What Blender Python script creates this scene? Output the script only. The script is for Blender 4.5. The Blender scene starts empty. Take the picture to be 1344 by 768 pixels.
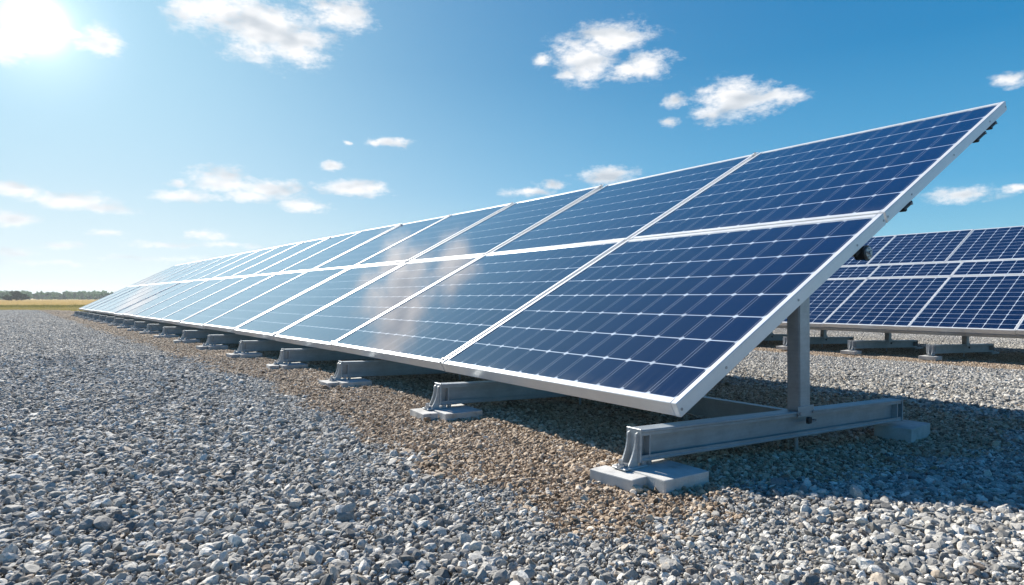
import bpy, bmesh, math, random
import numpy as np
from mathutils import Vector, Matrix, noise as mnoise
R = math.radians
rng = random.Random(7)
nrng = np.random.default_rng(11)

scene = bpy.context.scene
C = scene.collection

# ------------------------------------------------------------------ camera
# world axes: +Y runs along the panel rows, +X goes behind them, z = 0 is the gravel at the front of the near row
HEAD = R(34.8)          # camera heading, from +Y towards +X
CAMH = 0.72
FPX, CX, CY, HOR = 843.0, 672.0, 384.0, 391.0
cam_d = bpy.data.cameras.new('camera')
cam = bpy.data.objects.new('camera', cam_d)
C.objects.link(cam)
cam.location = (0, 0, CAMH)
cam.rotation_euler = (R(90) + math.atan((HOR - CY) / FPX), 0, -HEAD)
cam_d.sensor_width = 36
cam_d.lens = FPX / 1344 * 36
cam_d.clip_start = 0.05
cam_d.clip_end = 6000
scene.camera = cam

# ------------------------------------------------------------------ render view
scene.view_settings.view_transform = 'Standard'
scene.view_settings.look = 'None'
scene.view_settings.exposure = 0.82
scene.view_settings.gamma = 1.0

# ------------------------------------------------------------------ world and sun
SUN_EL, SUN_AZ = R(35.5), R(-1.8)      # azimuth measured from +Y towards +X

def azel(px, py):
    """pixel of the photograph -> world azimuth (from +Y towards +X) and elevation of that direction"""
    X, Z, Y = (px - CX) / FPX, (HOR - py) / FPX, 1.0
    return math.atan2(X, Y) + HEAD, math.atan2(Z, math.hypot(X, Y))

world = bpy.data.worlds.new('World')
scene.world = world
world.use_nodes = True
wt = world.node_tree
wt.nodes.clear()

class G:
    """small helper to write node maths compactly"""
    def __init__(s, tree): s.t = tree
    def n(s, typ, **kw):
        x = s.t.nodes.new(typ)
        for k, v in kw.items(): setattr(x, k, v)
        return x
    def link(s, a, b): s.t.links.new(a, b)
    def put(s, sock, v):
        if hasattr(v, 'is_linked') or hasattr(v, 'links'): s.t.links.new(v, sock)
        else: sock.default_value = v
    def m(s, op, a, b=0.0, c=None, clamp=False):
        x = s.n('ShaderNodeMath', operation=op); x.use_clamp = clamp
        s.put(x.inputs[0], a); s.put(x.inputs[1], b)
        if c is not None: s.put(x.inputs[2], c)
        return x.outputs[0]
    def v(s, op, a, b=(0, 0, 0), out=0):
        x = s.n('ShaderNodeVectorMath', operation=op)
        s.put(x.inputs[0], a); s.put(x.inputs[1], b)
        return x.outputs[out]
    def xyz(s, x, y, z=0.0):
        c = s.n('ShaderNodeCombineXYZ')
        s.put(c.inputs[0], x); s.put(c.inputs[1], y); s.put(c.inputs[2], z)
        return c.outputs[0]
    def sep(s, v):
        c = s.n('ShaderNodeSeparateXYZ'); s.put(c.inputs[0], v); return c.outputs
    def noise(s, vec, scale, detail=2, rough=0.5, out=0, dist=0.0):
        x = s.n('ShaderNodeTexNoise'); s.put(x.inputs['Vector'], vec)
        x.inputs['Scale'].default_value = scale; x.inputs['Detail'].default_value = detail
        x.inputs['Roughness'].default_value = rough; x.inputs['Distortion'].default_value = dist
        return x.outputs[out]
    def step(s, v, a, b, lo=0.0, hi=1.0):
        x = s.n('ShaderNodeMapRange', interpolation_type='SMOOTHSTEP')
        s.put(x.inputs[0], v); s.put(x.inputs[1], a); s.put(x.inputs[2], b)
        x.inputs[3].default_value = lo; x.inputs[4].default_value = hi
        return x.outputs[0]
    def mix(s, f, a, b, blend='MIX'):
        x = s.n('ShaderNodeMix', data_type='RGBA', blend_type=blend)
        s.put(x.inputs[0], f)
        s.put(x.inputs[6], a if hasattr(a, 'links') else (*a[:3], 1)); s.put(x.inputs[7], b if hasattr(b, 'links') else (*b[:3], 1))
        return x.outputs[2]
    def ramp(s, f, stops):
        x = s.n('ShaderNodeValToRGB'); s.put(x.inputs[0], f)
        e = x.color_ramp.elements
        while len(e) < len(stops): e.new(0.5)
        for i, (p, c) in enumerate(stops): e[i].position = p; e[i].color = (*c, 1)
        return x.outputs[0]

g = G(wt)
sky = g.n('ShaderNodeTexSky', sky_type='NISHITA')
sky.sun_disc = False
sky.sun_elevation = SUN_EL
sky.sun_rotation = SUN_AZ
sky.altitude = 0
sky.air_density = 1.0
sky.dust_density = 0.6
sky.ozone_density = 2.0
tc = g.n('ShaderNodeTexCoord')
d = g.v('NORMALIZE', tc.outputs['Generated'])
dx, dy, dz = g.sep(d)
el = g.m('ARCSINE', dz)
az = g.m('ARCTAN2', dx, dy)
p = g.xyz(az, el, 0)
warp = g.v('SUBTRACT', g.noise(g.v('MULTIPLY', p, (1, 1.6, 1)), 34, 4, 0.6, out=1), (0.5, 0.5, 0.5))
pw = g.v('ADD', p, g.v('MULTIPLY', warp, (0.035, 0.014, 0)))

# the clouds: direction of each puff read from the photograph, (x, y, half width, half height, weight)
PUFFS = [
 (286,14,66,36,1),(345,34,78,42,1),(388,54,52,34,1),(252,10,38,24,.9),(335,68,40,18,.8),
 (450,20,42,25,1),(422,6,32,18,.8),
 (768,76,52,32,1),(802,50,56,23,1),(850,84,34,22,.95),(822,92,28,15,.85),(714,80,15,11,.9),(744,97,24,10,.8),
 (970,130,54,28,1),(1018,126,46,12,.95),(932,116,20,7,.7),(884,131,17,9,.85),(880,160,15,7,.8),(935,150,28,14,.9),
 (1328,104,30,10,.95),(1262,256,50,11,1),(1336,246,26,6,.8),
 (800,231,38,14,1),(724,243,20,7,.9),(698,253,34,6,.9),
 (296,238,52,18,1),(345,247,62,13,1),(246,258,46,9,1),(232,240,16,5,.6),(325,256,40,8,.8),
 (512,187,28,7,1),(494,189,14,5,.8),(453,188,7,3,.8),(436,217,18,7,1),(466,246,60,11,1),(402,270,32,10,1),
 (18,249,40,11,1),(92,264,64,12,1),(130,272,56,8,.9),(12,286,40,11,1),(138,305,26,5,.8),(80,323,28,5,.7),
 (265,308,36,7,.8),(222,322,52,5,.6),(300,322,44,4,.5),(20,331,40,6,.6),(60,345,90,4,.4),(230,340,110,4,.35),
 (132,55,34,20,1),(10,62,34,24,.9),(100,45,22,9,.6),
 # the sky outside the frame keeps its fair weather clouds
 (-300,180,120,30,1),(-520,90,150,40,1),(1620,120,120,40,1),(1900,250,160,24,1),
]
M = None
for (cx_, cy_, rx, ry, w) in PUFFS:
    a0, e0 = azel(cx_, cy_)
    a1, _ = azel(cx_ + rx, cy_); a2, _ = azel(cx_ - rx, cy_)
    _, e1 = azel(cx_, cy_ - ry); _, e2 = azel(cx_, cy_ + ry)
    ra, re = abs(a1 - a2) / 2 * 1.12, abs(e1 - e2) / 2 * 1.18
    q = g.v('MULTIPLY', g.v('SUBTRACT', pw, (a0, e0, 0)), (1 / ra, 1 / re, 0))
    L = g.v('LENGTH', q, out=1)
    mi = g.m('MULTIPLY_ADD', L, -w, w)
    M = mi if M is None else g.m('SMOOTH_MAX', M, mi, 0.12)
pn = g.v('MULTIPLY', p, (1, 2.0, 1))
n1 = g.noise(pn, 20, 8, 0.56)
n1a = g.noise(pn, 16, 2, 0.5)
n1b = g.noise(g.v('ADD', pn, (-0.010, 0.026, 0.0)), 16, 2, 0.5)
n2 = g.noise(pn, 70, 5, 0.62)
n3 = g.noise(pn, 150, 4, 0.6)
nn = g.m('ADD', g.m('MULTIPLY', g.m('SUBTRACT', n3, 0.5), 0.35), g.m('ADD', g.m('MULTIPLY', g.m('SUBTRACT', n1, 0.5), 1.45), g.m('MULTIPLY', g.m('SUBTRACT', n2, 0.5), 0.8)))
D = g.m('ADD', M, g.m('ADD', nn, -0.03))
alpha = g.step(D, -0.12, 0.78)
relief = g.m('MULTIPLY', g.m('SUBTRACT', n1a, n1b), 1.0)
core = g.step(D, 0.3, 1.1)
cb = g.m('SUBTRACT', g.m('ADD', 0.985, relief, clamp=False), g.m('MULTIPLY', core, 0.09))
cb = g.m('MINIMUM', g.m('MAXIMUM', cb, 0.66), 1.02)
cloud_col = g.xyz(g.m('POWER', cb, 1.35), g.m('POWER', cb, 1.12), g.m('MULTIPLY', g.m('POWER', cb, 0.9), 1.01))

# clear sky: Nishita, graded towards the deep blue of the photograph up high and the milky air low down
sky_n = g.v('MULTIPLY', sky.outputs[0], (0.050, 0.070, 0.078))
grad = g.ramp(g.m('MULTIPLY', el, 2 / math.pi, clamp=True), [
    (0.0, (0.50, 0.74, 0.84)), (0.035, (0.28, 0.62, 0.80)), (0.10, (0.100, 0.42, 0.72)), (0.215, (0.024, 0.255, 0.55)), (0.45, (0.006, 0.12, 0.40)), (1.0, (0.010, 0.07, 0.22))])
skyc = g.mix(0.93, sky_n, grad)
# milky brightening around the sun, and its glow through the haze
sa, se = azel(45, 30)
sdir = (math.sin(sa) * math.cos(se), math.cos(sa) * math.cos(se), math.sin(se))
dt = g.m('MAXIMUM', g.v('DOT_PRODUCT', d, sdir, out=1), 0.0)
wash = g.m('ADD', g.m('MULTIPLY', g.m('POWER', dt, 5), 0.34), g.m('MULTIPLY', g.m('POWER', dt, 22), 0.38))
skyc = g.mix(wash, skyc, (0.56, 0.88, 1.04))
glow = g.m('ADD', g.m('MULTIPLY', g.m('POWER', dt, 4200), 2.4), g.m('MULTIPLY', g.m('POWER', dt, 480), 0.32))
ahz = g.m('POWER', g.m('SUBTRACT', 1.0, g.m('MAXIMUM', g.m('ABSOLUTE', dz), 0.0)), 5.5)
near_sun = g.m('POWER', g.m('MULTIPLY_ADD', g.v('DOT_PRODUCT', d, (sdir[0], sdir[1], 0), out=1), 0.5, 0.5), 9)
hazef = g.m('MULTIPLY', ahz, g.m('MULTIPLY_ADD', near_sun, 1.25, 0.0), clamp=True)
skyc = g.mix(hazef, skyc, (0.88, 0.94, 0.95))
skyg = g.v('ADD', skyc, g.v('MULTIPLY', g.xyz(glow, glow, glow), (1.0, 0.97, 0.96)))
full = g.mix(g.m('MULTIPLY', alpha, g.m('SUBTRACT', 1.0, g.m('MULTIPLY', ahz, 0.12))), skyg,
             g.v('ADD', cloud_col, g.v('MULTIPLY', g.xyz(glow, glow, glow), (1, 1, 1))))
bg = g.n('ShaderNodeBackground'); g.link(full, bg.inputs[0]); bg.inputs[1].default_value = 0.585
wo = g.n('ShaderNodeOutputWorld'); g.link(bg.outputs[0], wo.inputs[0])
world.cycles.sampling_method = 'MANUAL'
world.cycles.sample_map_resolution = 1024

sun_d = bpy.data.lights.new('sun', 'SUN')
sun_d.energy = 5.0
sun_d.angle = R(0.53)
sun_d.color = (1.0, 0.945, 0.85)
sun = bpy.data.objects.new('sun', sun_d)
C.objects.link(sun)
sv = Vector((math.sin(SUN_AZ) * math.cos(SUN_EL), math.cos(SUN_AZ) * math.cos(SUN_EL), math.sin(SUN_EL)))
sun.rotation_euler = (-sv).to_track_quat('-Z', 'Y').to_euler()
sun.location = sv * 30

# ------------------------------------------------------------------ helpers
def tag(o, label=None, cat=None, group=None, kind=None):
    if label: o['label'] = label
    if cat: o['category'] = cat
    if group: o['group'] = group
    if kind: o['kind'] = kind
    return o

def empty(name, loc, rot=(0, 0, 0)):
    o = bpy.data.objects.new(name, None)
    o.empty_display_size = 0.2
    C.objects.link(o); o.location = loc; o.rotation_euler = rot
    return o

def build(name, bm, mats, parent=None, smooth=False):
    me = bpy.data.meshes.new(name)
    bm.normal_update(); bm.to_mesh(me); bm.free()
    for m_ in (mats if isinstance(mats, (list, tuple)) else [mats]): me.materials.append(m_)
    if smooth:
        for pl in me.polygons: pl.use_smooth = True
    o = bpy.data.objects.new(name, me); C.objects.link(o)
    if parent: o.parent = parent
    return o

def box(bm, x0, x1, y0, y1, z0, z1, bevel=0.0, mat=None, mi=0, segs=1):
    """axis aligned box, optionally bevelled and moved by a matrix"""
    r = bmesh.ops.create_cube(bm, size=1.0)
    vs = r['verts']
    for v in vs:
        v.co = Vector(((x0 + x1) / 2 + v.co.x * (x1 - x0), (y0 + y1) / 2 + v.co.y * (y1 - y0), (z0 + z1) / 2 + v.co.z * (z1 - z0)))
    if bevel > 0:
        es = list({e for v in vs for e in v.link_edges})
        rb = bmesh.ops.bevel(bm, geom=es, offset=bevel, segments=segs, affect='EDGES', profile=0.6)
        vs = list({v for f in rb['faces'] for v in f.verts} | {v for v in vs if v.is_valid})
    fs = {f for v in vs for f in v.link_faces}
    for f in fs: f.material_index = mi
    if mat is not None:
        for v in vs: v.co = mat @ v.co
    return vs

def cyl(bm, p0, p1, r, n=12, r2=None):
    p0, p1 = Vector(p0), Vector(p1)
    ax = p1 - p0
    q = Vector((0, 0, 1)).rotation_difference(ax.normalized()).to_matrix().to_4x4()
    mt = Matrix.Translation((p0 + p1) / 2) @ q
    bmesh.ops.create_cone(bm, cap_ends=True, segments=n, radius1=r, radius2=r if r2 is None else r2, depth=ax.length, matrix=mt)

def prism(bm, pts, y0, y1, bevel=0.0):
    """outline in the xz plane pushed from y0 to y1"""
    a = [bm.verts.new((x, y0, z)) for x, z in pts]
    b = [bm.verts.new((x, y1, z)) for x, z in pts]
    bm.faces.new(a); bm.faces.new(b[::-1])
    n = len(pts)
    fs = []
    for i in range(n):
        bm.faces.new((a[(i + 1) % n], a[i], b[i], b[(i + 1) % n]))
    bmesh.ops.recalc_face_normals(bm, faces=list({f for v in a + b for f in v.link_faces}))

def copy_tree(o, parent=None):
    c = o.copy(); C.objects.link(c); c.parent = parent
    for ch in list(o.children):
        copy_tree(ch, c)
    return c

# ------------------------------------------------------------------ materials
def new_mat(name):
    m_ = bpy.data.materials.new(name); m_.use_nodes = True
    t = m_.node_tree; t.nodes.clear()
    gg = G(t)
    b = gg.n('ShaderNodeBsdfPrincipled'); o = gg.n('ShaderNodeOutputMaterial')
    gg.link(b.outputs[0], o.inputs[0])
    return m_, gg, b

def metal_mat(name, col, rough, metallic, var=0.08, streak=True, bump=0.02, scale=9):
    m_, gg, b = new_mat(name)
    tcn = gg.n('ShaderNodeTexCoord').outputs['Object']
    n_ = gg.noise(tcn, scale, 5, 0.6)
    n3 = gg.noise(gg.v('MULTIPLY', tcn, (1, 1, 14) if streak else (1, 1, 1)), 6, 4, 0.6)
    spk = gg.noise(tcn, 160, 2, 0.6)
    f = gg.m('ADD', gg.m('MULTIPLY', n_, 0.6), gg.m('MULTIPLY', n3, 0.4))
    dark = tuple(c * (1 - var * 2.2) for c in col)
    c_ = gg.mix(gg.step(f, 0.32, 0.68), dark, col)
    stain = gg.step(gg.noise(tcn, 3.1, 6, 0.7), 0.60, 0.74)
    vs = gg.n('ShaderNodeTexVoronoi'); gg.link(tcn, vs.inputs['Vector']); vs.inputs['Scale'].default_value = 70
    c_ = gg.mix(gg.m('MULTIPLY', gg.sep(vs.outputs['Color'])[0], var * 2.2), c_, gg.v('MULTIPLY', c_, (0.62, 0.65, 0.68)))
    c_ = gg.mix(gg.m('MULTIPLY', stain, 0.45), c_, tuple(c * s for c, s in zip(col, (0.62, 0.57, 0.50))))
    gg.link(c_, b.inputs['Base Color'])
    gg.put(b.inputs['Roughness'], gg.m('MULTIPLY_ADD', f, 0.25, rough - 0.1))
    b.inputs['Metallic'].default_value = metallic
    bp = gg.n('ShaderNodeBump'); bp.inputs['Strength'].default_value = 0.25; bp.inputs['Distance'].default_value = bump * 0.02
    gg.link(spk, bp.inputs['Height']); gg.link(bp.outputs[0], b.inputs['Normal'])
    return m_

M_frame = metal_mat('anodised_aluminium', (0.76, 0.765, 0.77), 0.38, 0.25, 0.03)
M_steel = metal_mat('galvanised_steel', (0.41, 0.44, 0.46), 0.44, 0.45, 0.10)
M_steel2 = metal_mat('weathered_galvanised_steel', (0.42, 0.44, 0.45), 0.55, 0.35, 0.12)
M_gusset = metal_mat('bright_zinc', (0.52, 0.53, 0.53), 0.45, 0.4, 0.10)
M_dark = metal_mat('dark_plastic', (0.025, 0.027, 0.03), 0.5, 0.1, 0.1)
M_bolt = metal_mat('zinc_bolts', (0.45, 0.46, 0.48), 0.35, 0.8, 0.1)

def concrete_mat():
    m_, gg, b = new_mat('concrete')
    tcn = gg.n('ShaderNodeTexCoord').outputs['Object']
    pos = gg.n('ShaderNodeNewGeometry').outputs['Position']
    a = gg.noise(pos, 7, 6, 0.65); s_ = gg.noise(pos, 180, 3, 0.6)
    c_ = gg.mix(gg.step(a, 0.35, 0.7), (0.54, 0.53, 0.51), (0.38, 0.37, 0.35))
    c_ = gg.mix(gg.m('MULTIPLY', gg.step(s_, 0.55, 0.75), 0.35), c_, (0.25, 0.24, 0.23))
    # rust and soil stains
    st = gg.step(gg.noise(pos, 14, 5, 0.7), 0.60, 0.72)
    c_ = gg.mix(gg.m('MULTIPLY', st, 0.45), c_, (0.26, 0.19, 0.13))
    gg.link(c_, b.inputs['Base Color']); b.inputs['Roughness'].default_value = 0.9
    bp = gg.n('ShaderNodeBump'); bp.inputs['Strength'].default_value = 0.5; bp.inputs['Distance'].default_value = 0.003
    gg.link(gg.m('ADD', s_, gg.m('MULTIPLY', a, 2.0)), bp.inputs['Height']); gg.link(bp.outputs[0], b.inputs['Normal'])
    return m_
M_conc = concrete_mat()

def cell_mat(name, cw, ch, navy, double=True):
    """photovoltaic cells under glass. uv runs in cell units; cw, ch: cell size in metres"""
    m_, gg, b = new_mat(name)
    uv = gg.n('ShaderNodeUVMap').outputs[0]
    u, v, _ = gg.sep(uv)
    fu = gg.m('FRACT', u); fv = gg.m('FRACT', v)
    du = gg.m('MULTIPLY', gg.m('MINIMUM', fu, gg.m('SUBTRACT', 1.0, fu)), cw)     # metres to the nearest column line
    dv = gg.m('MULTIPLY', gg.m('MINIMUM', fv, gg.m('SUBTRACT', 1.0, fv)), ch)
    def line(dist, w): return gg.step(dist, w * 0.65, w * 1.35, 1.0, 0.0)
    row_l = line(dv, 0.0034 if double else 0.0022)
    if double:
        col_l = gg.m('MULTIPLY', line(gg.m('ABSOLUTE', gg.m('SUBTRACT', du, 0.0095)), 0.0013), 0.42)
        c0 = gg.m('MULTIPLY', line(du, 0.0010), 0.12)
        col_l = gg.m('MAXIMUM', col_l, c0)
    else:
        col_l = line(du, 0.0034)
    dia = line(gg.m('ADD', du, dv), 0.018)
    # busbars, three faint silver wires in each cell
    bb = gg.m('ABSOLUTE', gg.m('SUBTRACT', gg.m('FRACT', gg.m('MULTIPLY', u, 3.0)), 0.5))
    bus = gg.m('MULTIPLY', line(gg.m('MULTIPLY', bb, cw / 3), 0.0008), 0.08)
    cell = gg.xyz(gg.m('FLOOR', u), gg.m('FLOOR', v), gg.n('ShaderNodeObjectInfo').outputs['Random'])
    wn = gg.n('ShaderNodeTexWhiteNoise', noise_dimensions='3D'); gg.link(cell, wn.inputs['Vector'])
    pos = gg.n('ShaderNodeNewGeometry').outputs['Position']
    fine = gg.noise(pos, 26, 5, 0.7)
    val = gg.m('ADD', gg.m('MULTIPLY', wn.outputs[0], 0.30), gg.m('MULTIPLY', fine, 0.5))
    base = gg.mix(val, tuple(c * 0.62 for c in navy), tuple(c * 1.5 for c in navy))
    ln = gg.m('MAXIMUM', gg.m('MAXIMUM', row_l, col_l), gg.m('MAXIMUM', dia, bus))
    # wear: the grid lines are not all equally bright
    ln = gg.m('MULTIPLY', ln, gg.step(gg.noise(pos, 5.0, 3, 0.6), 0.25, 0.6, 0.62, 1.0))
    col = gg.mix(ln, base, (0.62, 0.68, 0.76))
    dust = gg.m('MULTIPLY', gg.step(gg.noise(gg.v('MULTIPLY', pos, (1, 1, 1)), 2.2, 6, 0.65), 0.42, 0.85), 0.006)
    col = gg.mix(dust, col, (0.42, 0.44, 0.46))
    # dirt washed down to the lower frame, faint rain runs and a few droppings
    low = gg.m('MULTIPLY', gg.step(v, 0.0, 0.42, 1.0, 0.0), gg.step(gg.noise(gg.v('MULTIPLY', pos, (3, 22, 3)), 1.0, 4, 0.6), 0.35, 0.75))
    runs = gg.m('MULTIPLY', gg.step(gg.noise(gg.v('MULTIPLY', pos, (0.9, 30, 0.9)), 1.0, 5, 0.6), 0.60, 0.80), 0.05)
    vd = gg.n('ShaderNodeTexVoronoi'); gg.link(pos, vd.inputs['Vector']); vd.inputs['Scale'].default_value = 1.6
    drop = gg.m('MULTIPLY', gg.step(gg.m('ADD', vd.outputs['Distance'], gg.m('MULTIPLY', gg.m('SUBTRACT', fine, 0.5), 0.03)), 0.010, 0.016, 1.0, 0.0), gg.step(gg.sep(vd.outputs['Color'])[0], 0.55, 0.56))
    col = gg.mix(gg.m('ADD', gg.m('MULTIPLY', low, 0.16), runs), col, (0.36, 0.34, 0.31))
    col = gg.mix(gg.m('MULTIPLY', drop, 0.75), col, (0.62, 0.62, 0.58))
    gg.link(col, b.inputs['Base Color'])
    gg.put(b.inputs['Roughness'], gg.m('MULTIPLY_ADD', fine, 0.05, 0.035))
    b.inputs['IOR'].default_value = 1.5
    b.inputs['Coat Weight'].default_value = 1.0; b.inputs['Coat IOR'].default_value = 1.42; b.inputs['Coat Roughness'].default_value = 0.04
    b.inputs['Specular IOR Level'].default_value = 0.5
    return m_
M_back = metal_mat('white_backsheet', (0.55, 0.56, 0.57), 0.7, 0.0, 0.05)

# ------------------------------------------------------------------ ground
XROW = 2.10
def sm(t, a, b):
    t = np.clip((t - a) / (b - a), 0, 1); return t * t * (3 - 2 * t)

# plan of the near row: columns of panels, each with its width and heading (the row bends very slightly to the left)
WID = [2.04, 2.13, 1.83] + [1.72] * 14
TURN = [0, 0.5, 1.8, 3.0] + [3.75] * 13
COLS = []
pt = Vector((XROW, 1.78))
for w, tdeg in zip(WID, TURN):
    a = R(tdeg)
    COLS.append((pt.copy(), a, w))
    pt = pt + Vector((-math.sin(a), math.cos(a))) * w
ROW_END = pt.copy()
_py = np.array([-50, 1.78] + [c[0].y for c in COLS[1:]] + [ROW_END.y, ROW_END.y + 40])
_px = np.array([XROW, XROW] + [c[0].x for c in COLS[1:]] + [ROW_END.x, ROW_END.x - 2.6])
def rowx(y): return np.interp(y, _py, _px)
def gz(x, y):
    dd = np.asarray(x) - rowx(np.asarray(y))
    return -0.115 * sm(dd, -0.1, 1.9) - 0.075 * sm(dd, 4.5, 7.6) + 0.006 * np.sin(np.asarray(x) * 1.7 + np.asarray(y) * 0.9)
def path_pt(sdist):
    """point and heading on the lower edge line at sdist metres from the near end"""
    acc = 0
    for p0, a, w in COLS:
        if sdist <= acc + w or (p0, a, w) == COLS[-1]:
            return p0 + Vector((-math.sin(a), math.cos(a))) * (sdist - acc), a
        acc += w

GRAVEL_FAR = 38.0      # metres ahead of the camera where the gravel stops and the field begins
FW = Vector((math.sin(HEAD), math.cos(HEAD))); RT = Vector((math.cos(HEAD), -math.sin(HEAD)))

def soil_factor(gg, pos):
    """1 where the brown crushed stone lies under the rows, 0 on the grey gravel (world position)"""
    x, y, z = gg.sep(pos)
    dd = gg.m('SUBTRACT', gg.m('ADD', x, gg.m('MULTIPLY', gg.m('MAXIMUM', gg.m('SUBTRACT', y, 5.6), 0.0), 0.064)), XROW)
    nz = gg.m('MULTIPLY', gg.m('SUBTRACT', gg.noise(pos, 1.3, 5, 0.65), 0.5), 1.1)
    nz2 = gg.m('MULTIPLY', gg.m('SUBTRACT', gg.noise(pos, 14, 3, 0.6), 0.5), 0.5)
    nz = gg.m('ADD', nz, nz2)
    d1 = gg.m('ADD', dd, nz)
    a = gg.m('MULTIPLY', gg.step(d1, -0.88, -0.68), gg.step(d1, 3.0, 3.7, 1.0, 0.0))
    a = gg.m('MULTIPLY', a, gg.step(gg.m('ADD', y, nz), 1.30, 1.60))
    d2 = gg.m('ADD', x, nz)
    b_ = gg.m('MULTIPLY', gg.step(d2, 9.5, 9.8), gg.step(d2, 12.6, 13.2, 1.0, 0.0))
    return gg.m('MAXIMUM', a, b_)

GREY = [(0.0, (0.15, 0.145, 0.138)), (0.25, (0.305, 0.292, 0.270)), (0.6, (0.455, 0.434, 0.395)), (0.85, (0.60, 0.568, 0.515)), (1.0, (0.80, 0.765, 0.70))]
TAN = [(0.0, (0.18, 0.122, 0.078)), (0.3, (0.36, 0.262, 0.175)), (0.65, (0.53, 0.40, 0.278)), (0.9, (0.64, 0.52, 0.39)), (1.0, (0.76, 0.68, 0.58))]

def stone_mat():
    m_, gg, b = new_mat('crushed_stone')
    pos = gg.n('ShaderNodeNewGeometry').outputs['Position']
    at = gg.n('ShaderNodeAttribute', attribute_name='tone').outputs['Fac']
    rn = gg.n('ShaderNodeObjectInfo').outputs['Random']
    t_ = gg.m('FRACT', gg.m('ADD', at, rn))
    f = soil_factor(gg, pos)
    fj = gg.step(gg.m('ADD', f, gg.m('MULTIPLY', gg.m('SUBTRACT', gg.m('FRACT', gg.m('MULTIPLY', t_, 7.31)), 0.5), 0.8)), 0.4, 0.6)
    rust = gg.m('MULTIPLY', gg.step(gg.m('FRACT', gg.m('MULTIPLY', t_, 13.7)), 0.93, 0.96), 0.55)
    col = gg.mix(gg.m('MAXIMUM', fj, rust), gg.ramp(t_, GREY), gg.ramp(t_, TAN))
    spots = gg.noise(pos, 190, 4, 0.65)
    col = gg.mix(gg.step(spots, 0.42, 0.70), col, gg.v('MULTIPLY', col, (0.62, 0.62, 0.62)))
    patch = gg.noise(pos, 0.55, 4, 0.6)
    col = gg.mix(gg.step(patch, 0.40, 0.66, 0.0, 0.30), col, gg.v('MULTIPLY', col, (0.66, 0.66, 0.68)))
    gg.link(col, b.inputs['Base Color']); b.inputs['Roughness'].default_value = 0.82
    b.inputs['Specular IOR Level'].default_value = 0.35
    bp = gg.n('ShaderNodeBump'); bp.inputs['Strength'].default_value = 0.6; bp.inputs['Distance'].default_value = 0.0025
    gg.link(gg.noise(pos, 150, 4, 0.7), bp.inputs['Height']); gg.link(bp.outputs[0], b.inputs['Normal'])
    return m_
M_stone = stone_mat()

def gravel_bed_mat():
    m_, gg, b = new_mat('gravel_bed')
    pos = gg.n('ShaderNodeNewGeometry').outputs['Position']
    f = soil_factor(gg, pos)
    vo = gg.n('ShaderNodeTexVoronoi'); gg.link(pos, vo.inputs['Vector']); vo.inputs['Scale'].default_value = 36
    r_ = gg.sep(vo.outputs['Color'])[0]
    col = gg.mix(f, gg.ramp(r_, [(p_, tuple(c * 0.8 for c in q)) for p_, q in GREY]), gg.ramp(r_, [(p_, tuple(c * 0.8 for c in q)) for p_, q in TAN]))
    gg.link(col, b.inputs['Base Color']); b.inputs['Roughness'].default_value = 0.95
    bp = gg.n('ShaderNodeBump'); bp.inputs['Strength'].default_value = 1.0; bp.inputs['Distance'].default_value = 0.012
    bp.invert = True
    gg.link(vo.outputs['Distance'], bp.inputs['Height']); gg.link(bp.outputs[0], b.inputs['Normal'])
    return m_

def field_mat():
    m_, gg, b = new_mat('dry_field')
    pos = gg.n('ShaderNodeNewGeometry').outputs['Position']
    dep = gg.v('DOT_PRODUCT', pos, (FW.x, FW.y, 0), out=1)
    n_ = gg.noise(gg.v('MULTIPLY', pos, (0.12, 0.12, 1)), 1.0, 6, 0.7)
    fine = gg.noise(pos, 9, 4, 0.7)
    gold = gg.mix(n_, (0.42, 0.31, 0.12), (0.60, 0.45, 0.18))
    olive = gg.mix(n_, (0.14, 0.14, 0.05), (0.28, 0.24, 0.09))
    dn = gg.m('ADD', dep, gg.m('MULTIPLY', gg.m('SUBTRACT', n_, 0.5), 20))
    col = gg.mix(gg.step(dn, 62, 80), olive, gold)
    col = gg.mix(gg.m('MULTIPLY', fine, 0.5), col, gg.v('MULTIPLY', col, (0.5, 0.5, 0.5)))
    gg.link(col, b.inputs['Base Color']); b.inputs['Roughness'].default_value = 1.0
    b.inputs['Specular IOR Level'].default_value = 0.1
    return m_

# the field: one sheet out to the horizon
bm = bmesh.new()
NR, NA = 26, 96
rings = []
for i in range(NR + 1):
    r_ = 0 if i == 0 else 4 * (900 / 4) ** ((i - 1) / (NR - 1))
    ring = []
    for j in range(NA if i else 1):
        a = 2 * math.pi * j / NA
        ring.append(bm.verts.new((r_ * math.cos(a), r_ * math.sin(a), -0.30)))
    rings.append(ring)
for j in range(NA): bm.faces.new((rings[0][0], rings[1][j], rings[1][(j + 1) % NA]))
for i in range(1, NR):
    for j in range(NA):
        bm.faces.new((rings[i][j], rings[i + 1][j], rings[i + 1][(j + 1) % NA], rings[i][(j + 1) % NA]))
M_field = field_mat()
tag(build('field', bm, M_field), kind='structure')

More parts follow.
